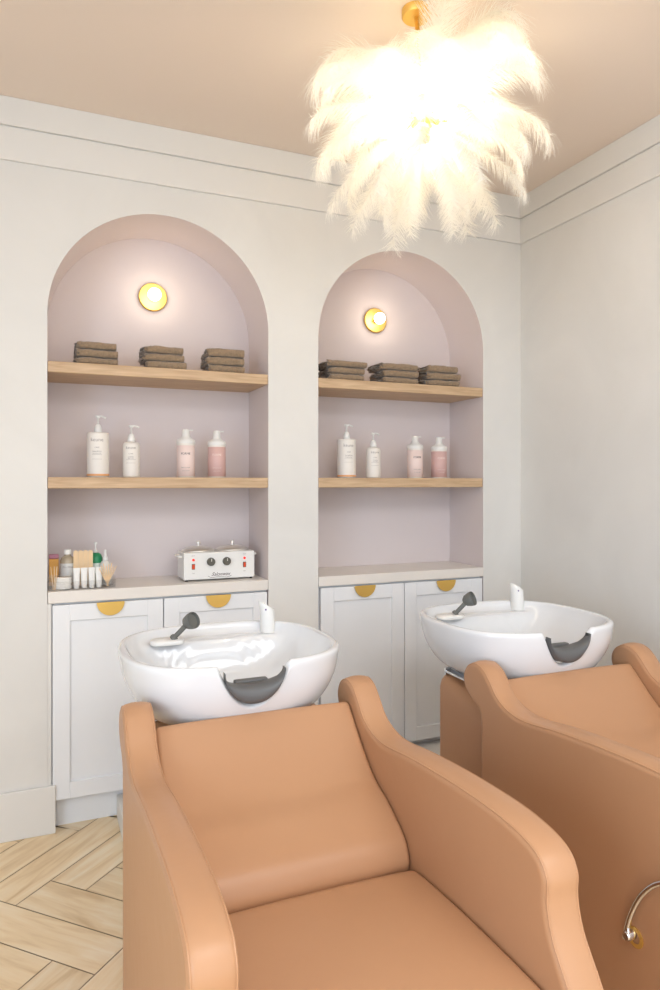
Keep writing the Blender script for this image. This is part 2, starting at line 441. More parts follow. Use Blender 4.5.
# ------------------------------------------------------------------ towels
def towel_mesh(seed, w=.165, d=.15, h=.0275):
    rd = random.Random(seed)
    bm = bmesh.new()
    th = h/4*.96; NX = 22
    def strip(zc, r, yb0, yb1, yf):
        # centreline of a U fold opening to the back; r = half height of the U
        c = []
        for i in range(7): c.append((yb0+(yf+r-yb0)*i/6, zc-r))
        for i in range(1, 8):
            a = -math.pi/2-math.pi*i/8
            c.append((yf+r+r*math.cos(a), zc+r*math.sin(a)))
        for i in range(7): c.append((yf+r+(yb1-yf-r)*i/6, zc+r))
        return c
    for (r, yf, b0, b1, ph) in ((h/2-th/2, 0, d, d-.006, 0), (h/2-th*1.5, th*1.1, d-.01, d-.004, 3)):
        c = strip(h/2, max(r, .0022), b0, b1, yf)
        n = len(c)
        out = []
        for i, (y, z) in enumerate(c):
            a = c[max(i-1, 0)]; b = c[min(i+1, n-1)]
            tx, tz = b[0]-a[0], b[1]-a[1]; L = math.hypot(tx, tz) or 1
            out.append((y, z, -tz/L, tx/L))
        loop = [(y+nx*th/2, z+nz*th/2) for y, z, nx, nz in out]+[(y-nx*th/2, z-nz*th/2) for y, z, nx, nz in reversed(out)]
        rs = []
        for k in range(NX+1):
            x = -w/2+w*k/NX; fl = max(0, 1-(k/NX)/.22)       # the open left end is looser
            sh = (0.0 if ph == 0 else -.004)*fl
            ring = []
            for (y, z) in loop:
                q = Vector((x*14, y*14, z*30+seed*7.3+ph))
                nz = noise.noise(q)*.0034+noise.noise(q*3)*.0016
                ny = noise.noise(q+Vector((9, 3, 1)))*.0035
                fr = (noise.noise(Vector((x*60, y*30, z*160+seed+ph)))*.013-.002)*fl
                ring.append((x+sh+fl*noise.noise(Vector((y*40, z*200, seed+ph)))*.016, y+ny, max(0.0002, z+(nz+fr)*min(1, z/.006))))
            rs.append(ring)
        rings(bm, rs)
    me = bpy.data.meshes.new('folded_towel'); bmesh.ops.recalc_face_normals(bm, faces=bm.faces)
    for f in bm.faces: f.smooth = True
    bm.to_mesh(me); bm.free(); me.materials.append(M['towel'])
    return me
TM = [towel_mesh(s) for s in range(5)]
rt = random.Random(11)
stacks = [((.206, 'leftmost stack on the left niche shelf'), (.470, 'middle stack on the left niche shelf'), (.722, 'rightmost stack on the left niche shelf')),
          ((1.280, 'leftmost stack on the right niche shelf'), (1.552, 'middle stack on the right niche shelf'), (1.788, 'rightmost stack on the right niche shelf'))]
WD = [[(.152, .152, .146), (.158, .156, .150), (.150, .158, .155)], [(.165, .17, .19), (.182, .182, .188), (.175, .178, .165)]]
k = 0
for ni, row in enumerate(stacks):
    for si, (x, lb) in enumerate(row):
        z = SH_U+.0003
        for lv in range(3):
            o = bpy.data.objects.new('folded_towel', TM[k % 5]); k += 1
            C.objects.link(o); sx = WD[ni][si][lv]/.165
            hz = (1.0, 1.05, 1.14)[si]*(.97, 1.0, 1.03)[(k+si) % 3]
            o.location = (x+rt.uniform(-.005, .005), WY+.022+rt.uniform(-.003, .004), z); o.scale = (sx, 1, hz)
            o.rotation_euler = (0, 0, R(rt.uniform(-3.5, 3.5)))
            z += .0275*hz+.0030
            meta(o, '%s folded dark taupe towel of the %s' % (['bottom', 'middle', 'top'][lv], lb), 'towel', 'folded taupe towels on the upper shelves')

# ------------------------------------------------------------------ pump and foam bottles
def pump_bottle(x, y, z, r, hb, hsh, rot, big, lab, group):
    t = thing('pump_bottle', lab, 'bottle', (x, y, z), group)
    bm = bmesh.new(); rc = .008 if big else .016
    prof = [(0, 0), (r-.004, 0), (r, .004), (r, hb-rc)]
    for i in range(1, 7):
        a = math.pi/2*i/6; prof.append((r-rc+rc*math.cos(a), hb-rc+rc*math.sin(a)))
    prof += [(.014, hb+.002), (0, hb+.002)]
    lathe(bm, prof, 40, cap=False); obj('body', bm, M['bottle_white'], t, autosharp=40)
    if big:
        bm = bmesh.new(); lathe(bm, [(r+.0004, .006), (r+.0006, .0062), (r+.0006, .0138), (r+.0004, .014)], 40, cap=False); obj('colour_band', bm, M['orange'], t, smooth=True)['label'] = 'peach orange stripe round the foot'
    p = obj('pump', (lambda b: (lathe(b, [(0, hb+.002), (.0145, hb+.002), (.0155, hb+.007), (.0145, hb+.018), (.0105, hb+.030), (.006, hb+.034), (0, hb+.034)], 24, cap=False), b)[1])(bmesh.new()), M['white_plastic'], t, autosharp=40)
    bm = bmesh.new(); lathe(bm, [(0, hb+.026), (.004, hb+.026), (.0036, hb+hsh-.012), (.008, hb+hsh-.010), (.008, hb+hsh-.002), (0, hb+hsh)], 16, cap=False)
    M4 = Matrix.Rotation(rot, 4, 'Z')
    pts = [M4 @ Vector(q) for q in ((-.010, 0, hb+hsh-.004), (.012, 0, hb+hsh-.003), (.024, 0, hb+hsh-.006), (.030, 0, hb+hsh-.011))]
    tube(bm, pts, .0038, 8); obj('nozzle', bm, M['white_plastic'], p, smooth=True)
    fc = -.12 if x < 1 else .12
    text_mesh('keune', .021 if big else .017, M['ink'], 'lettering', t, (0, 0, hb*.83), cyl=r)
    for zz, ss, tx in ((.66, .0075, 'CARE'), (.57, .0075, 'SHAMPOO' if big else 'COND'), (.53, .005, 'nourishing wash' if big else 'light cream')):
        text_mesh(tx, ss, M['ink'], 'lettering', t, (0, 0, hb*zz), cyl=r)
    for zz in (.50, .40):
        bm = bmesh.new(); L = .028*1.4/2/r
        pp = [(math.sin(a)*(r+.0004), -math.cos(a)*(r+.0004)) for a in [-L+2*L*i/12 for i in range(13)]]
        rings(bm, [[(a, b, hb*zz) for a, b in pp], [(a, b, hb*zz+.0009) for a, b in pp]], close=False, cap0=False, cap1=False)
        obj('printed_line', bm, M['ink'], t)
    t.rotation_euler = (0, 0, R(-10))
    return t

def foam_bottle(x, y, z, r, hb, ht, dark, lab, group):
    t = thing('foam_bottle', lab, 'bottle', (x, y, z), group)
    bm = bmesh.new(); lathe(bm, [(0, 0), (r-.003, 0), (r-.001, .003), (r-.001, .006), (r-.001, hb), (0, hb)], 40, cap=False); obj('body', bm, M['bottle_white'], t, autosharp=40)
    bm = bmesh.new(); lathe(bm, [(r-.001, .005), (r, .0055), (r, hb-.008), (r-.001, hb-.0075)], 40, cap=False)
    obj('sleeve', bm, M['bottle_pink'] if dark else M['bottle_pale'], t, smooth=True)['label'] = 'dusty pink printed sleeve' if dark else 'pale pink printed sleeve'
    bm = bmesh.new()
    lathe(bm, [(0, hb+.0002), (r+.001, hb+.0002), (r+.0015, hb+.010), (r-.001, hb+.017), (r*.62, hb+.024), (r*.42, hb+.034), (r*.38, ht-.006), (r*.30, ht), (0, ht)], 36, cap=False)
    c = obj('foam_pump', bm, M['white_plastic'], t, autosharp=50)
    bm = bmesh.new(); tube(bm, [(0, 0, ht-.006), (.016, -.002, ht-.004), (.030, -.003, ht-.0035)], .003, 8); obj('spout', bm, M['white_plastic'], c, smooth=True)
    ik = M['ink_light'] if dark else M['ink_dark']
    text_mesh('FORME', .0125, ik, 'lettering', t, (0.0, 0, hb*.70), cyl=r)
    for zz, s_, tx in ((.30, .006, 'foaming mousse'), (.20, .0045, 'volume and hold')):
        text_mesh(tx, s_, M['ink_light'] if dark else M['ink'], 'lettering', t, (0, 0, hb*zz), cyl=r)
    t.rotation_euler = (0, 0, R(-12))
    return t
BY = 2.945
G1 = 'white pump bottles on the lower shelves'; G2 = 'pink foam bottles on the lower shelves'
for dx, nm, f in ((0, 'left', (.214, .345, .570, .704)), (0, 'right', (1.322, 1.462, 1.690, 1.826))):
    q = 1.0
    pump_bottle(f[0], BY, SH_L, .0435, .182, .070, R(5), True, 'tall white pump bottle with orange foot stripe on the lower shelf of the %s niche' % nm, G1)
    pump_bottle(f[1], BY, SH_L, .0345, .147, .070, R(8), False, 'slimmer white pump bottle without a stripe on the lower shelf of the %s niche' % nm, G1)
    foam_bottle(f[2], BY, SH_L, .0385, .144, .206, False, 'pale pink foam bottle with white cap on the lower shelf of the %s niche' % nm, G2)
    foam_bottle(f[3], BY, SH_L, .0385, .140, .204, True, 'darker dusty pink foam bottle on the lower shelf of the %s niche' % nm, G2)

# ------------------------------------------------------------------ wax warmer
t = thing('wax_warmer', 'white double wax warmer with two steel lids on the left niche counter', 'wax warmer', (.702, 2.88, CT+.0003))
bm = bmesh.new(); box(bm, -.153, .153, 0, .145, .006, .120, .004, 2); body = obj('housing', bm, M['white_plastic'], t)
for a in (-.14, .14):
    for b in (.012, .133):
        bm = bmesh.new(); lathe(bm, [(.006, 0), (.006, .0062)], 12, c=(a, b, 0)); obj('foot', bm, M['black'], t)
for s in (-1, 1):
    bm = bmesh.new(); box(bm, s*.153-.000 if s > 0 else -.171, .171 if s > 0 else -.153, .03, .115, .098, .108, .003, 2); obj('side_handle', bm, M['white_plastic'], t)
    cx = s*.075-.002
    bm = bmesh.new()
    lathe(bm, [(0, .1202), (.069, .1202), (.071, .124), (.070, .127), (.055, .135), (.03, .141), (0, .143)], 40, c=(cx, .072, 0), cap=False)
    lid = obj('lid', bm, M['steel'], t, autosharp=50)
    bm = bmesh.new(); lathe(bm, [(0, .142), (.005, .142), (.0045, .149), (.009, .151), (.009, .161), (.007, .163), (0, .163)], 20, c=(cx, .072, 0), cap=False); obj('lid_knob', bm, M['steel'], lid, autosharp=40)
    kx = s*.034-.005
    bm = bmesh.new(); lathe(bm, [(0, 0.0001), (.0175, .0001), (.0165, .013), (.0145, .015), (0, .015)], 28, c=(kx, 0, .080), axis='Y', cap=False)
    kb = obj('dial', bm, M['knob'], t, autosharp=40)
    bm = bmesh.new(); box(bm, kx-.0012, kx+.0012, -.0165, -.0148, .082, .094); obj('pointer', bm, M['steel'], kb)
    lx = s*.110-.003 if s < 0 else .108
    bm = bmesh.new(); lathe(bm, [(0, .0001), (.0055, .0001), (.005, .004), (0, .006)], 20, c=(lx, 0, .090), axis='Y', cap=False); obj('pilot_light', bm, M['led'], t, smooth=True)['label'] = 'red pilot light'
    bm = bmesh.new(); box(bm, lx-.0068, lx+.0068, -.002, -.0001, .050, .0735, .0006, 1); sb = obj('switch_frame', bm, M['knob'], t)
    bm = bmesh.new(); box(bm, lx-.005, lx+.005, -.0045, -.002, .0525, .071, .001, 1); obj('rocker', bm, M['switch'], sb)['label'] = 'orange-red rocker switch'
    text_mesh('ON', .006, M['ink'], 'lettering', body, (lx, 0, .034)); text_mesh('HEAT', .006, M['ink'], 'lettering', body, (lx, 0, .107))
text_mesh('Salonwax', .021, M['ink_dark'], 'lettering', body, (.003, 0, .026), shear=.45)
bm = bmesh.new(); tube(bm, catmull([(-.05, -.0006, .020), (-.035, -.0006, .0125), (0, -.0006, .016), (.03, -.0006, .012), (.05, -.0006, .018)], 6), .0007, 6); obj('logo_flourish', bm, M['ink_dark'], body)

# ------------------------------------------------------------------ acrylic organiser and what it holds
TX0, TX1, TY0, TY1 = .026, .272, 2.835, 2.985
t = thing('organiser_tray', 'clear acrylic organiser tray full of waxing supplies at the left counter end', 'tray', ((TX0+TX1)/2, TY0, CT))
tx = (TX0+TX1)/2
def tb(x0, x1, y0, y1, z0, z1, nm):
    bm = bmesh.new(); box(bm, x0-tx, x1-tx, y0-TY0, y1-TY0, z0, z1); return obj(nm, bm, M['acrylic'], t)
tb(TX0, TX1, TY0, TY1, 0.0003, .0028, 'tray_floor')
tb(TX0, TX1, TY0, TY0+.0025, .0028, .034, 'tray_wall'); tb(TX0, TX1, TY1-.0025, TY1, .0028, .060, 'tray_wall')
tb(TX0, TX0+.0025, TY0+.0025, TY1-.0025, .0028, .045, 'tray_wall'); tb(TX1-.0025, TX1, TY0+.0025, TY1-.0025, .0028, .045, 'tray_wall')
tb(TX0+.0025, TX1-.0025, TY0+.055, TY0+.0575, .0028, .055, 'divider')
ZT = CT+.0031
# cotton pads
for i in range(7):
    bm = bmesh.new(); lathe(bm, [(0, 0), (.026, 0), (.0275, .0014), (.0275, .0046), (.026, .0060), (0, .006)], 30, cap=False, sx=1.15, sy=.78)
    o = obj('cotton_pad', bm, M['cotton'], None, smooth=True); o.location = (.078+.0012*math.sin(i*2.3), 2.866, ZT+.0002+i*.0063)
    meta(o, ['lowest', 'second lowest', 'third lowest', 'fourth', 'fifth', 'second highest', 'topmost'][i]+' white cotton pad of the pile in the organiser tray', 'cotton pad', 'cotton pads in the tray')
# thin brown sticks at far left
for i, (dx, dy) in enumerate(((-.006, 0), (0.002, .004), (.006, .001))):
    bm = bmesh.new(); M4 = Matrix.Rotation(R(-6+5*i), 4, 'Y')
    box(bm, -.0016, .0016, -.0008, .0008, 0, .090, .0004, 1, M4=M4)
    o = obj('wooden_applicator', bm, M['stick']); o.location = (.047+dx*.6, 2.842+dy+.001, ZT+.0002)
    meta(o, ['leftmost', 'middle', 'rightmost'][i]+' of three thin wooden applicators at the far left end of the tray', 'stick', 'applicators at the left end of the tray')
# four small white tubes
names4 = ['leftmost', 'second from left', 'third from left', 'rightmost']
for i, x in enumerate((.128, .156, .184, .211)):
    bm = bmesh.new()
    prof = []
    rs = []
    for z, a, b in ((0, .0098, .0098), (.012, .0102, .0102), (.0125, .0112, .0108), (.045, .0120, .0080), (.072, .0128, .0016), (.079, .0130, .0010)):
        rs.append([(a*math.cos(u*math.pi/10), b*math.sin(u*math.pi/10), z) for u in range(20)])
    rings(bm, rs)
    o = obj('squeeze_tube', bm, M['white_plastic'], None, autosharp=45); o.location = (x, 2.856, ZT+.0002); o.rotation_euler = (0, 0, R(-6+4*i))
    meta(o, names4[i]+' of the four small white tubes standing at the tray front', 'tube', 'white tubes in the tray')
# tongue depressors
for i in range(7):
    bm = bmesh.new(); N = 8; ww = .0088
    pts = [(-ww, 0), (ww, 0)]+[(ww*math.cos(math.pi*j/N), .134+ww*math.sin(math.pi*j/N)) for j in range(N+1)]
    rings(bm, [[(x, y, z) for x, z in pts] for y in (-.0008, .0008)])
    o = obj('tongue_depressor', bm, M['stick']); o.location = (.127+(i % 4)*.0185, 2.905+(i//4)*.006, ZT+.0002)
    o.rotation_euler = (0, 0, 0)
    meta(o, (['front row first', 'front row second', 'front row third', 'front row last', 'back row first', 'back row second', 'back row third'][i])+' wide wooden spatula, counted from the left, in the tray', 'spatula', 'wide wooden spatulas in the tray')
# fine sticks fanned out at the right
rs_ = random.Random(3)
for i in range(8):
    tilt = -26+7.5*i
    bm = bmesh.new(); M4 = Matrix.Rotation(R(tilt), 4, 'Y') @ Matrix.Rotation(R(-4), 4, 'X')
    box(bm, -.0018, .0018, -.0008, .0008, 0.003, .082+.006*(i % 3), .0004, 1, M4=M4)
    o = obj('waxing_stick', bm, M['stick']); o.location = (.243-.010*math.sin(R(tilt)), 2.8445+.0018*i, ZT+.0004)
    meta(o, ['first', 'second', 'third', 'fourth', 'fifth', 'sixth', 'seventh', 'last'][i]+' from the left of the fine wooden sticks fanned at the tray right end', 'stick', 'fine wooden sticks at the right end of the tray')
# bottles at the back of the tray
def lathed(name, prof, m, parent, n=28, sx=1, sy=1, ash=40):
    bm = bmesh.new(); lathe(bm, prof, n, cap=False, sx=sx, sy=sy); return obj(name, bm, m, parent, autosharp=ash)
t1 = thing('liquid_bottle', 'clear plastic bottle with white screw cap and pale label in the tray', 'bottle', (.098, 2.932, ZT+.0002))
lathed('body', [(0, 0), (.027, 0), (.029, .003), (.029, .100), (.024, .114), (.012, .122), (.012, .127), (0, .127)], mat('amber_clear_liquid', srgb(176, 160, 135), .12, coat=.5), t1)
lathed('label_wrap', [(.0292, .02), (.0295, .0202), (.0295, .092), (.0292, .0922)], mat('pale_grey_label', srgb(214, 212, 208), .5), t1)
text_mesh('Pre Wax', .011, M['ink'], 'lettering', t1, (0, 0, .078), cyl=.0296)
lathed('cap', [(0, .127), (.0145, .127), (.0145, .144), (.013, .146), (0, .146)], M['white_plastic'], t1)
t2 = thing('green_lotion_bottle', 'green and white lotion bottle with pump behind the wooden spatulas', 'bottle', (.205, 2.950, ZT+.0002)); t2.scale = (1, 1, 1.08)
lathed('body', [(0, 0), (.025, 0), (.027, .003), (.027, .080), (0, .0805)], mat('mint_white_label', srgb(222, 230, 222), .45), t2)
lathed('shoulder', [(0, .0805), (.027, .0805), (.027, .098), (.020, .112), (.010, .118), (0, .118)], M['green'], t2)
text_mesh('aloe', .014, M['green'], 'lettering', t2, (0, 0, .062), cyl=.0272)
lathed('pump', [(0, .118), (.008, .118), (.008, .127), (.003, .129), (.003, .150), (.006, .151), (.006, .157), (0, .157)], M['white_plastic'], t2)
t3 = thing('spray_bottle', 'small clear spray bottle with white nozzle at the right of the tray', 'bottle', (.240, 2.922, ZT+.0002)); t3.scale = (1.25, 1.25, 1.2)
lathed('body', [(0, 0), (.017, 0), (.018, .002), (.018, .068), (.010, .080), (0, .081)], M['clear'], t3)
lathed('nozzle', [(0, .081), (.0085, .081), (.008, .092), (.005, .094), (.004, .116), (0, .117)], M['white_plastic'], t3)
t4 = thing('supply_carton', 'narrow orange carton with mauve lid against the niche side', 'carton', (.0475, 2.965, ZT+.0002)); t4.scale = (1, 1, 1.1)
bm = bmesh.new(); box(bm, -.018, .018, -.014, .014, 0, .098, .001, 1); obj('body', bm, M['amber'], t4)
bm = bmesh.new(); box(bm, -.0185, .0185, -.0145, .0145, .0982, .114, .004, 2); obj('lid', bm, M['mauve'], t4)

# ------------------------------------------------------------------ backwash chair and basin (built at the left unit's place)
AX0, AX1, ATH = .182, .863, .075           # outer faces of the arms, arm thickness
arm_prof = [(1.737, .03), (1.737, .30), (1.738, .58), (1.747, .640), (1.788, .662), (1.820, .692), (1.827, .728), (1.806, .762), (1.765, .779),
            (1.722, .768), (1.690, .740), (1.652, .702), (1.600, .681), (1.530, .676), (1.400, .692), (1.250, .704), (1.100, .709),
            (1.010, .703), (.954, .686), (.930, .653), (.930, .613), (.916, .560), (.875, .495), (.842, .430), (.828, .350), (.828, .20), (.832, .03)]
def arm_bm(x0, x1, seam_only=False):
    P = catmull([(a, b, 0) for a, b in arm_prof], 5)
    P = [(p.x, p.y) for p in P]; n = len(P)
    P = [(p[0], max(.03, p[1])) for p in P]
    def inset(d):
        out = []
        for i in range(n):
            a = P[max(i-1, 0)]; b = P[min(i+1, n-1)]
            ty, tz = b[0]-a[0], b[1]-a[1]; L = math.hypot(ty, tz) or 1
            # path runs up the back, forward over the top, down the front: inside is to the left of travel? -> (−... )
            ny, nz = -tz/L, ty/L
            if i in (0, n-1): nz = 0
            out.append((P[i][0]+ny*d, max(.03, P[i][1]+nz*d)))
        return out
    if seam_only:
        bm = bmesh.new()
        for x, s in ((x0, 1), (x1, -1)):
            q = inset(.0045)
            tube(bm, [(x+s*.0050, a, b) for a, b in q[6:-4]], .0021, 6)
        return bm
    bm = bmesh.new(); r = .016; rs = []
    sched = [(.0215, 0.0), (.0185, 0.0)]
    for k in range(0, 7):
        a = math.pi/2*k/6
        sched.append((r*(1-math.sin(a)), r*(1-math.cos(a))))
    left = sched; th = x1-x0
    mid = [(-.002, th*.35), (-.0025, th*.5), (-.002, th*.65)]
    allr = [(d, x) for d, x in left]+mid+[(d, th-x) for d, x in reversed(left)]
    for d, x in allr: rs.append([(x0+x, a, b) for a, b in inset(d)])
    rings(bm, rs)
    return bm

def extruded_cushion(prof, x0, x1, r=.012, closed_k=5, crown=.0, nx=9):
    """closed YZ profile swept along X, edges rounded"""
    P = catmull([(a, b, 0) for a, b in prof], closed_k, closed=True); P = [(p.x, p.y) for p in P]; n = len(P)
    area_ = sum(P[i][0]*P[(i+1) % n][1]-P[(i+1) % n][0]*P[i][1] for i in range(n))
    sg = 1 if area_ > 0 else -1
    def inset(d):
        out = []
        for i in range(n):
            a = P[i-1]; b = P[(i+1) % n]; ty, tz = b[0]-a[0], b[1]-a[1]; L = math.hypot(ty, tz) or 1
            out.append((P[i][0]-sg*tz/L*d, P[i][1]+sg*ty/L*d))
        return out
    bm = bmesh.new(); rs = []
    sched = [(r*(1-math.sin(math.pi/2*k/5)), r*(1-math.cos(math.pi/2*k/5))) for k in range(6)]
    W = x1-x0
    mid = []
    for k in range(1, nx): 
        u = k/nx; mid.append((-crown*math.sin(math.pi*u)**.6, r+(W-2*r)*u))
    for d, x in sched+mid+[(d, W-x) for d, x in reversed(sched)]: rs.append([(x0+x, a, b) for a, b in inset(d)])
    rings(bm, rs); return bm

OFF = 1.037
BCX, BCY = .510, 1.985                         # basin centre
BHX, BHY = .310, .285
RIM = .862

def outline(th, s=1.0):
    e = 2.0/2.8
    c, q = math.cos(th), math.sin(th)
    x = BHX*math.copysign(abs(c)**e, c); y = BHY*math.copysign(abs(q)**(2/2.7), q)
    return x*s, y*s

def make_unit():
    # chair
    t = thing('shampoo_chair', 'tan leather backwash chair nearest the camera at left with its whole seat in view', 'chair', (.529, 1.3, 0), 'tan leather backwash chairs')
    inv = Matrix.Translation((-.529, -1.3, 0))
    def part(nm, bm, m, par=None, **k):
        bm.transform(inv) if par is None else bm.transform(inv)
        return obj(nm, bm, m, par or t, **k)
    for a, b in ((AX0, AX0+ATH), (AX1-ATH, AX1)):
        am = part('armrest', arm_bm(a, b), M['leather'], autosharp=60)
        part('seam', arm_bm(a, b, True), M['leather'], am, smooth=True)
    xi0, xi1 = AX0+ATH+.001, AX1-ATH-.001
    back = [(1.392, .430), (1.388, .462), (1.408, .500), (1.452, .529), (1.505, .556), (1.570, .581), (1.640, .636), (1.700, .694), (1.730, .721), (1.744, .717), (1.752, .700), (1.742, .650), (1.71, .57), (1.64, .47), (1.56, .40), (1.42, .38)]
    part('backrest', extruded_cushion(back, xi0, xi1, r=.014, crown=.003), M['leather'], autosharp=60)
    seat = [(.80, .455), (.86, .468), (1.00, .472), (1.20, .466), (1.33, .456), (1.368, .448), (1.384, .432), (1.386, .40), (1.37, .36), (1.20, .345), (.95, .345), (.80, .35), (.775, .38), (.775, .43)]
    part('seat', extruded_cushion(seat, xi0, xi1, r=.014, crown=.004), M['leather'], autosharp=60)
    bm = bmesh.new(); box(bm, xi0, xi1, .86, 1.70, .03, .343, .01, 2); part('under_frame', bm, M['leather'], autosharp=50)
    bm = bmesh.new(); box(bm, AX0+.03, AX1-.03, .87, 1.70, 0, .03); part('base_plate', bm, M['black'])
    # pedestal behind the backrest that carries the basin
    bm = bmesh.new(); px0, px1 = AX0+.066, AX1-.060; rs = []
    for z, d in ((.0, .004), (.02, .0), (.30, 0), (.585, 0), (.607, .004), (.622, .013), (.632, .028), (.640, .055), (.647, .09), (.649, .12)):
        ring = []; N = 8; rc = .035; x0, x1, y0, y1 = px0+d, px1-d, 1.790+d, 2.090-d*.6
        for cxx, cyy, a0 in ((x1-rc, y1-rc, 0), (x0+rc, y1-rc, 90), (x0+rc, y0+rc, 180), (x1-rc, y0+rc, 270)):
            for j in range(N+1):
                a = R(a0+90*j/N); yy = cyy+rc*math.sin(a); ring.append((cxx+rc*math.cos(a), yy, z+(yy-1.94)*(.22 if z > .5 else 0)))
        rs.append(ring)
    rings(bm, rs); part('pedestal', bm, M['leather'], autosharp=60)
    # chrome recline lever on the outer left side
    X = AX0-.013
    pts = [(X, 1.164, .308), (X, 1.152, .356), (X, 1.130, .408), (X, 1.103, .449), (X, 1.070, .481), (X, 1.02, .507), (X, .96, .520), (X, .91, .520)]
    bm = bmesh.new(); tube(bm, catmull(pts, 6), .0062, 12); lv = part('recline_lever', bm, M['chrome'], smooth=True); lv['label'] = 'curved chrome lever'
    bm = bmesh.new(); lathe(bm, [(.0, -.03), (.0105, -.03), (.0105, .012), (.008, .016), (0, .016)], 20, c=(AX0-.008, 1.152, .322), axis='X', cap=False, M4=Matrix.Rotation(math.pi, 4, 'Y'))
    part('pivot', bm, M['chrome'], lv, autosharp=40)
    bm = bmesh.new(); lathe(bm, [(.013, 0), (.022, 0), (.022, .002), (.013, .003)], 28, c=(AX0-.0025, 1.146, .318), axis='X', cap=False)
    part('lever_rosette', bm, M['brass'], lv, autosharp=40)

    # basin
    b = thing('shampoo_basin', 'white porcelain shampoo basin behind the chair with the whole seat in view', 'basin', (BCX, BCY, .655), 'white shampoo basins')
    NT = 200; NHW = .098; NDP = .112
    def rimz(th):
        x, y = outline(th)
        z = RIM
        if y < 0:
            u = abs(x+.002)/NHW
            dp = NDP*(max(0, 1-u*u)**.8) if u < 1 else 0
            # soft lip either side
            if dp > 0: z -= dp
            elif u < 1.18: z -= 0
        return z
    outer = [(.655, .42), (.661, .57), (.675, .67), (.698, .795), (.730, .88), (.765, .94), (.80, .977), (.835, .995), (.850, 1.0), (.862, .998)]
    def s_out(z):
        for (z0, s0), (z1, s1) in zip(outer, outer[1:]):
            if z <= z1: return s0+(s1-s0)*(z-z0)/(z1-z0)
        return 1.0
    # smooth s_out by resampling a catmull curve
    oc = catmull([(a, c, 0) for a, c in outer], 5)
    def s_out(z):
        for p, q in zip(oc, oc[1:]):
            if z <= q.x: return p.y+(q.y-p.y)*(z-p.x)/max(1e-6, q.x-p.x)
        return 1.0
    inner = [(0.0, .705), (.07, .706), (.25, .712), (.42, .728), (.56, .752), (.68, .785), (.77, .822), (.83, .850), (.87, .868)]
    deckz = .828
    def deckify(x, y, z):
        """flat deck along the back that carries the tap and spray"""
        k = (y-(.055))/.045
        k = max(0, min(1, k)); k = k*k*(3-2*k)
        return z+(max(z, deckz)-z)*k if z < deckz else z
    bm = bmesh.new(); rs = []
    NO = 20
    TH = [2*math.pi*i/NT for i in range(NT)]
    RZ = [rimz(a) for a in TH]
    for k in range(NO+1):
        ring = []
        for a, rz in zip(TH, RZ):
            z = .655+(rz-.010-.655)*k/NO
            x, y = outline(a, s_out(z)); ring.append((x, y, z))
        rs.append(ring)
    # rolled lip, then the inside wall
    LW = .024
    for k in range(1, 8):
        a2 = math.pi*k/8
        ring = []
        for a, rz in zip(TH, RZ):
            s0 = s_out(rz-.010); x, y = outline(a, s0)
            L = math.hypot(x, y); w_ = LW*(1-math.cos(a2))/2
            ring.append((x-x/L*w_, y-y/L*w_, rz-.010+.010*math.sin(a2)))
        rs.append(ring)
    NI = 22
    for k in range(0, NI):
        ring = []
        u = 1-k/NI                                    # 1 at wall .. 0 at drain
        for a, rz in zip(TH, RZ):
            s0 = s_out(rz-.010); x0, y0 = outline(a, s0); L = math.hypot(x0, y0)
            f = (L-LW-.001)/L
            x, y = x0*f*u, y0*f*u
            # bowl section: steep wall, rounded floor
            zz = .702+(rz-.012-.702)*(u**3.2 if rz > RIM-.02 else u**3.2)
            zz = zz+(max(zz, min(deckz, rz-.012))-zz)*(lambda q: q*q*(3-2*q))(max(0, min(1, (y-.150)/.030)))
            ring.append((x, y, zz))
        rs.append(ring)
    vv = rings(bm, rs, cap1=False)
    c = bm.verts.new((0, 0, .702)); last = vv[-1]
    for i in range(NT): bm.faces.new((last[i], last[(i+1) % NT], c))
    bm.transform(Matrix.Translation((0, 0, -.655)))
    obj('bowl', bm, M['porcelain'], b, autosharp=70)
    def bp(nm, bm, m, par=None, **k):
        bm.transform(Matrix.Translation((-BCX, -BCY, -.655))); return obj(nm, bm, m, par or b, **k)
    bm = bmesh.new(); lathe(bm, [(0, .7025), (.022, .7025), (.024, .7045), (.018, .706), (0, .7052)], 28, c=(BCX, BCY, 0), cap=False); bp('drain', bm, M['chrome'], smooth=True)
    # mixer tap: leaning oval column with a slanted top and a coloured dot
    fx, fy, fz = .700, 2.205, deckz+.001
    bm = bmesh.new(); rs = []
    for z, sx_, sy_, dx, sl in ((0, .0255, .0265, 0, 0), (.002, .0250, .026, 0, 0), (.035, .0240, .025, -.001, 0), (.068, .0235, .025, -.002, 0), (.082, .0235, .025, -.003, .006), (.088, .0230, .024, -.0035, .014), (.090, .0200, .021, -.004, .015), (.091, .008, .010, -.004, .007)):
        rs.append([(fx+dx+sx_*math.cos(q*math.pi/16)-(.006*(z/.099)**4 if math.cos(q*math.pi/16) < -.5 else 0), fy+sy_*math.sin(q*math.pi/16), fz+z-sl*math.cos(q*math.pi/16)) for q in range(32)])
    rings(bm, rs); tap = bp('mixer_tap', bm, M['white_plastic'], autosharp=55)
    bm = bmesh.new(); lathe(bm, [(0, 0), (.0032, 0), (.003, .0008), (0, .001)], 14, c=(fx-.013, fy-.0225, fz+.078), axis='Y', cap=False); bp('temperature_dot', bm, M['purple'], tap)['label'] = 'small purple dot'
    # spray holder and hand spray
    sx0, sx1 = .308, .412
    bm = bmesh.new(); rs = []
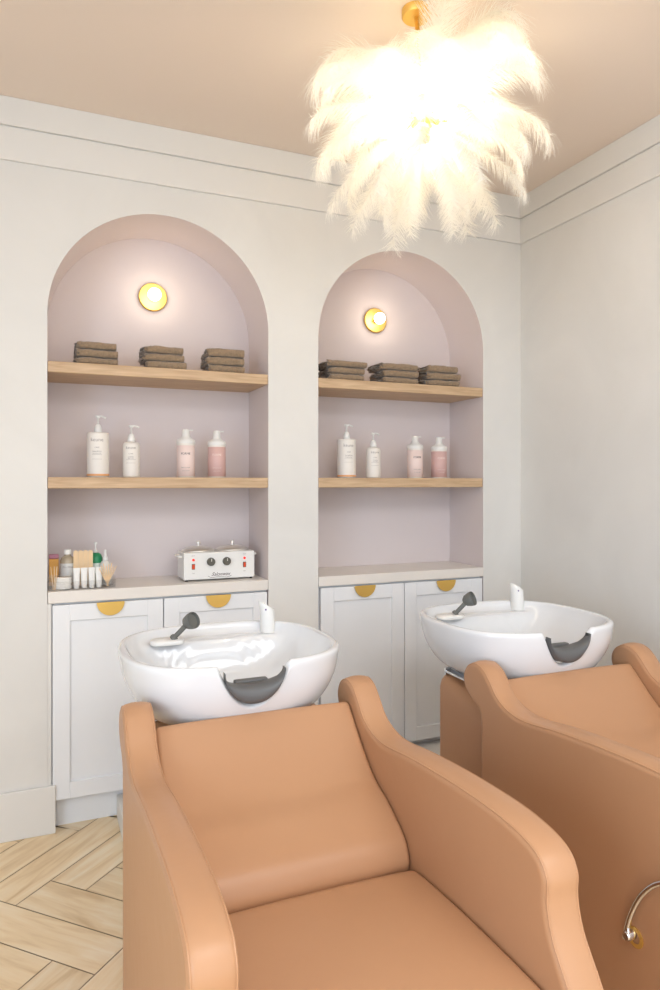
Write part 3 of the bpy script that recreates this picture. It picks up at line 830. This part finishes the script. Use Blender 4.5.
    for z, d in ((0, .002), (.002, 0), (.010, 0), (.014, .004)):
        ring = []
        for ccx, a0 in ((sx1-.025, -90), (sx0+.025, 90)):
            for j in range(13):
                a = R(a0+180*j/12); ring.append((ccx+(.025-d)*math.cos(a), 2.160+(.033-d)*math.sin(a), deckz+.001+z))
        rs.append(ring)
    rings(bm, rs); bp('spray_holder', bm, M['white_plastic'], autosharp=50)
    p0 = Vector((.378, 2.155, deckz+.016)); dr = Vector((.62, -.26, .70)).normalized()
    Q = dr.to_track_quat('Z', 'Y').to_matrix().to_4x4()
    bm = bmesh.new(); lathe(bm, [(0, -.002), (.012, -.002), (.013, .004), (.011, .009), (.0075, .011), (.0078, .045), (.0085, .058), (0, .058)], 20, c=p0, cap=False, M4=Q)
    sp = bp('hand_spray', bm, M['spray_grey'], autosharp=45); sp['label'] = 'dark grey hand spray'
    p1 = p0+dr*.072; d2 = Vector((.62, -.80, .42)).normalized(); Q2 = d2.to_track_quat('Z', 'Y').to_matrix().to_4x4()
    bm = bmesh.new(); lathe(bm, [(0, -.020), (.011, -.019), (.020, -.010), (.025, .006), (.0265, .018), (.0255, .021), (.0235, .020), (.0215, .013), (.0, .012)], 32, c=p1, cap=False, M4=Q2)
    bp('spray_head', bm, M['spray_grey'], sp, autosharp=45)
    # neck rest: thick crescent saddle in the notch
    bm = bmesh.new(); rs = []; N = 34
    for k in range(N+1):
        u = math.sin(math.pi*(k/N-.5))
        xx = BCX-.002+.080*u
        zc = .845-.088*math.sqrt(max(0, 1-u*u))
        taper = max(.04, (1-u*u)**.6)
        h = .046*taper; nx_ = 0; nz_ = 1
        y_f = BCY-BHY+.004; y_b = y_f+.014+.052*taper
        ring = []
        for (yy, hh) in ((y_f-.004, .10), (y_f-.009, .35), (y_f-.009, .70), (y_f-.002, .95), (y_f+.012, 1.0), (y_b-.008, .92), (y_b, .72), (y_b, .40), (y_b-.008, .12), ((y_f+y_b)/2, 0.0)):
            ring.append((xx+nx_*h*hh*.8, yy, zc+nz_*h*hh))
        rs.append(ring)
    rings(bm, rs); nr = bp('neck_rest', bm, M['rubber'], smooth=True); nr['label'] = 'dark grey crescent neck rest'
    bm = bmesh.new(); box(bm, BCX-.040, BCX+.052, BCY-BHY+.062, BCY-BHY+.085, .786, .806, .005, 3); bp('inner_pad', bm, M['rubber'], nr, autosharp=50)
    # tilt bracket below
    bm = bmesh.new(); box(bm, BCX-.238, BCX-.205, 1.93, 2.065, .666, .674, .002, 1); box(bm, BCX-.236, BCX-.214, 2.050, 2.066, .655, .682, .002, 1)
    bp('tilt_bracket', bm, M['chrome'])
    return t, b
chair, basin = make_unit()
c2 = copy_tree(chair); c2.location.x += OFF; c2['label'] = 'tan leather backwash chair at right with a curved chrome lever on its side'
b2 = copy_tree(basin); b2.location.x += 1.026; b2['label'] = 'white porcelain shampoo basin at the right chair, nearer the corner of the room'

for i, dx in enumerate((0, OFF)):
    bm = bmesh.new(); box(bm, .278+dx, .76+dx, 2.100, 2.860, 0.0003, .084, .002, 1)
    meta(obj('plumbing_cover', bm, M['trim']), ['low white boxed plumbing cover on the floor behind the left chair', 'low white boxed plumbing cover on the floor behind the right chair'][i], 'cover box', 'floor plumbing covers')

# ------------------------------------------------------------------ ostrich feather chandelier
HX, HY, HZ = 1.068, 1.800, 2.422
ch = thing('feather_chandelier', 'lit white ostrich feather chandelier hanging on a brass canopy', 'chandelier', (HX, HY, HZ))
def chp(nm, bm, m, par=None, **k): return obj(nm, bm, m, par or ch, **k)
top = CZ-HZ
bm = bmesh.new(); lathe(bm, [(0, top-.0005), (.044, top-.0005), (.044, top-.019), (.041, top-.023), (0, top-.023)], 48, c=(-.025, .01, 0), cap=False); chp('ceiling_canopy', bm, M['brass'], autosharp=40)
bm = bmesh.new(); tube(bm, [(-.025, .01, top-.022), (0, 0, .05)], .007, 12); chp('rod', bm, M['brass'], smooth=True)
bm = bmesh.new(); lathe(bm, [(0, .06), (.02, .058), (.045, .03), (.05, .0), (.040, -.02), (.018, -.03), (.012, -.045), (.018, -.055), (.010, -.068), (0, -.07)], 32, cap=False); hub = chp('hub', bm, M['brass'], autosharp=50)
for i in range(6):
    a = 2*math.pi*i/6+.3; bx, by = .078*math.cos(a), .078*math.sin(a)
    bm = bmesh.new(); tube(bm, catmull([(.04*math.cos(a), .04*math.sin(a), 0), (bx*.8, by*.8, -.015), (bx, by, .002)], 4), .005, 8)
    ar = chp('lamp_arm', bm, M['brass'], smooth=True)
    bm = bmesh.new(); bmesh.ops.create_uvsphere(bm, u_segments=16, v_segments=10, radius=.017, matrix=Matrix.Translation((bx, by, .02)) @ Matrix.Diagonal((1, 1, 1.5, 1)))
    obj('bulb', bm, M['bulb'], ar, smooth=True)
for i in range(4):
    a = math.pi/2*i+.6
    l = bpy.data.lights.new('chandelier_light', 'POINT'); l.energy = 1.75; l.color = (1, .91, .76); l.shadow_soft_size = .05
    o = bpy.data.objects.new('chandelier_light', l); C.objects.link(o); o.parent = ch; o.location = (.12*math.cos(a), .12*math.sin(a), -.03+.06*(i % 2))

def feather_mesh(seed, L=.40, droop=1.0, wmax=.062):
    """shaft in local XZ plane starting along +X, bending down; soft curved barbs each side"""
    rd = random.Random(seed); bm = bmesh.new()
    N = 30; pts = [Vector((0, 0, 0))]; ang = 0
    for i in range(N):
        u = (i+1)/N
        ang -= (droop*(.35+2.3*u*u))/N
        pts.append(pts[-1]+Vector((math.cos(ang), 0, math.sin(ang)))*L/N)
    tube(bm, pts, .0011, 5, radii=[.0016*(1-.8*i/N) for i in range(N+1)])
    def at(u):
        f = u*N; i = min(int(f), N-1); p = pts[i].lerp(pts[i+1], f-i); t = (pts[i+1]-pts[i]).normalized(); return p, t
    NB = 330
    for sd in (-1, 1):
        for k in range(NB):
            u = .03+.97*(k+rd.random())/NB
            p, t = at(min(u, .9999)); nrm = Vector((-t.z, 0, t.x))
            prof = (.30+.70*min(1, u/.42))*(1-.25*max(0, (u-.85)/.15)**2)
            bl = wmax*prof*rd.uniform(.70, 1.06)
            lean = R(rd.uniform(34, 56)) if u < .86 else R(rd.uniform(20, 100))
            yv = Vector((0, sd, 0))
            out = (yv*math.cos(R(90)-lean) + t*math.sin(R(90)-lean)) if False else (yv*math.sin(R(90)-lean*.9)+t*math.cos(R(90)-lean*.9))
            out = (out+nrm*rd.uniform(-.38, .34)).normalized()
            S = 5; wd = .0019
            prev = None; q = p.copy(); d = out.copy()
            for s in range(S+1):
                ww = wd*(1-.75*s/S)
                a = bm.verts.new(q-t*ww/2); b = bm.verts.new(q+t*ww/2)
                if prev: bm.faces.new((prev[0], prev[1], b, a))
                prev = (a, b)
                d = (d+t*.06-nrm*.13+Vector((rd.uniform(-.06, .06), rd.uniform(-.06, .06), rd.uniform(-.06, .06)))).normalized()
                q = q+d*bl/S
    me = bpy.data.meshes.new('feather')
    for f in bm.faces: f.smooth = True
    bm.to_mesh(me); bm.free(); me.materials.append(M['feather'])
    return me
FM = {'curl': [feather_mesh(s, .31, 1.75, .092) for s in range(3)], 'soft': [feather_mesh(10+s, .335, 1.15, .084) for s in range(3)], 'drop': [feather_mesh(20+s, .33, .55, .062) for s in range(3)]}
rf = random.Random(21)
tiers = [(8, 66, 6, 'curl', 1.12, .02, .03), (11, 44, 7, 'curl', 1.10, .03, .02), (11, 20, 8, 'soft', 1.02, .03, .01),
         (10, -6, 8, 'soft', 1.0, .03, -.01), (9, -32, 7, 'drop', 1.02, .03, -.025), (6, -62, 8, 'drop', .84, .03, -.04), (4, 56, 3, 'curl', 1.12, .03, .05)]
for ti, (cnt, el, jit, kd, sc_, rr, zz) in enumerate(tiers):
    for i in range(cnt):
        az = 2*math.pi*(i+.5*(ti % 2))/cnt+rf.uniform(-.12, .12)+(.43 if ti == 0 else 0)
        if ti == 6: az = R((-74, -100, -60, -128)[i])
        if ti == 0 and -162 < (math.degrees(az)+180) % 360-180 < -105: continue
        o = bpy.data.objects.new('feather', rf.choice(FM[kd])); C.objects.link(o); o.parent = ch
        s = sc_*rf.uniform(.97, 1.12); o.scale = (s, s, s)
        e = el+rf.uniform(-jit, jit)+((0, 8, 16, -4)[i] if ti == 6 else 0)
        if ti == 6 and i == 3: o.scale = (.85, .85, .85)
        o.location = (rr*math.cos(az), rr*math.sin(az), zz)
        o.rotation_euler = (Matrix.Rotation(az, 3, 'Z') @ Matrix.Rotation(-R(e), 3, 'Y') @ Matrix.Rotation(R(rf.uniform(-16, 16)), 3, 'X')).to_euler()
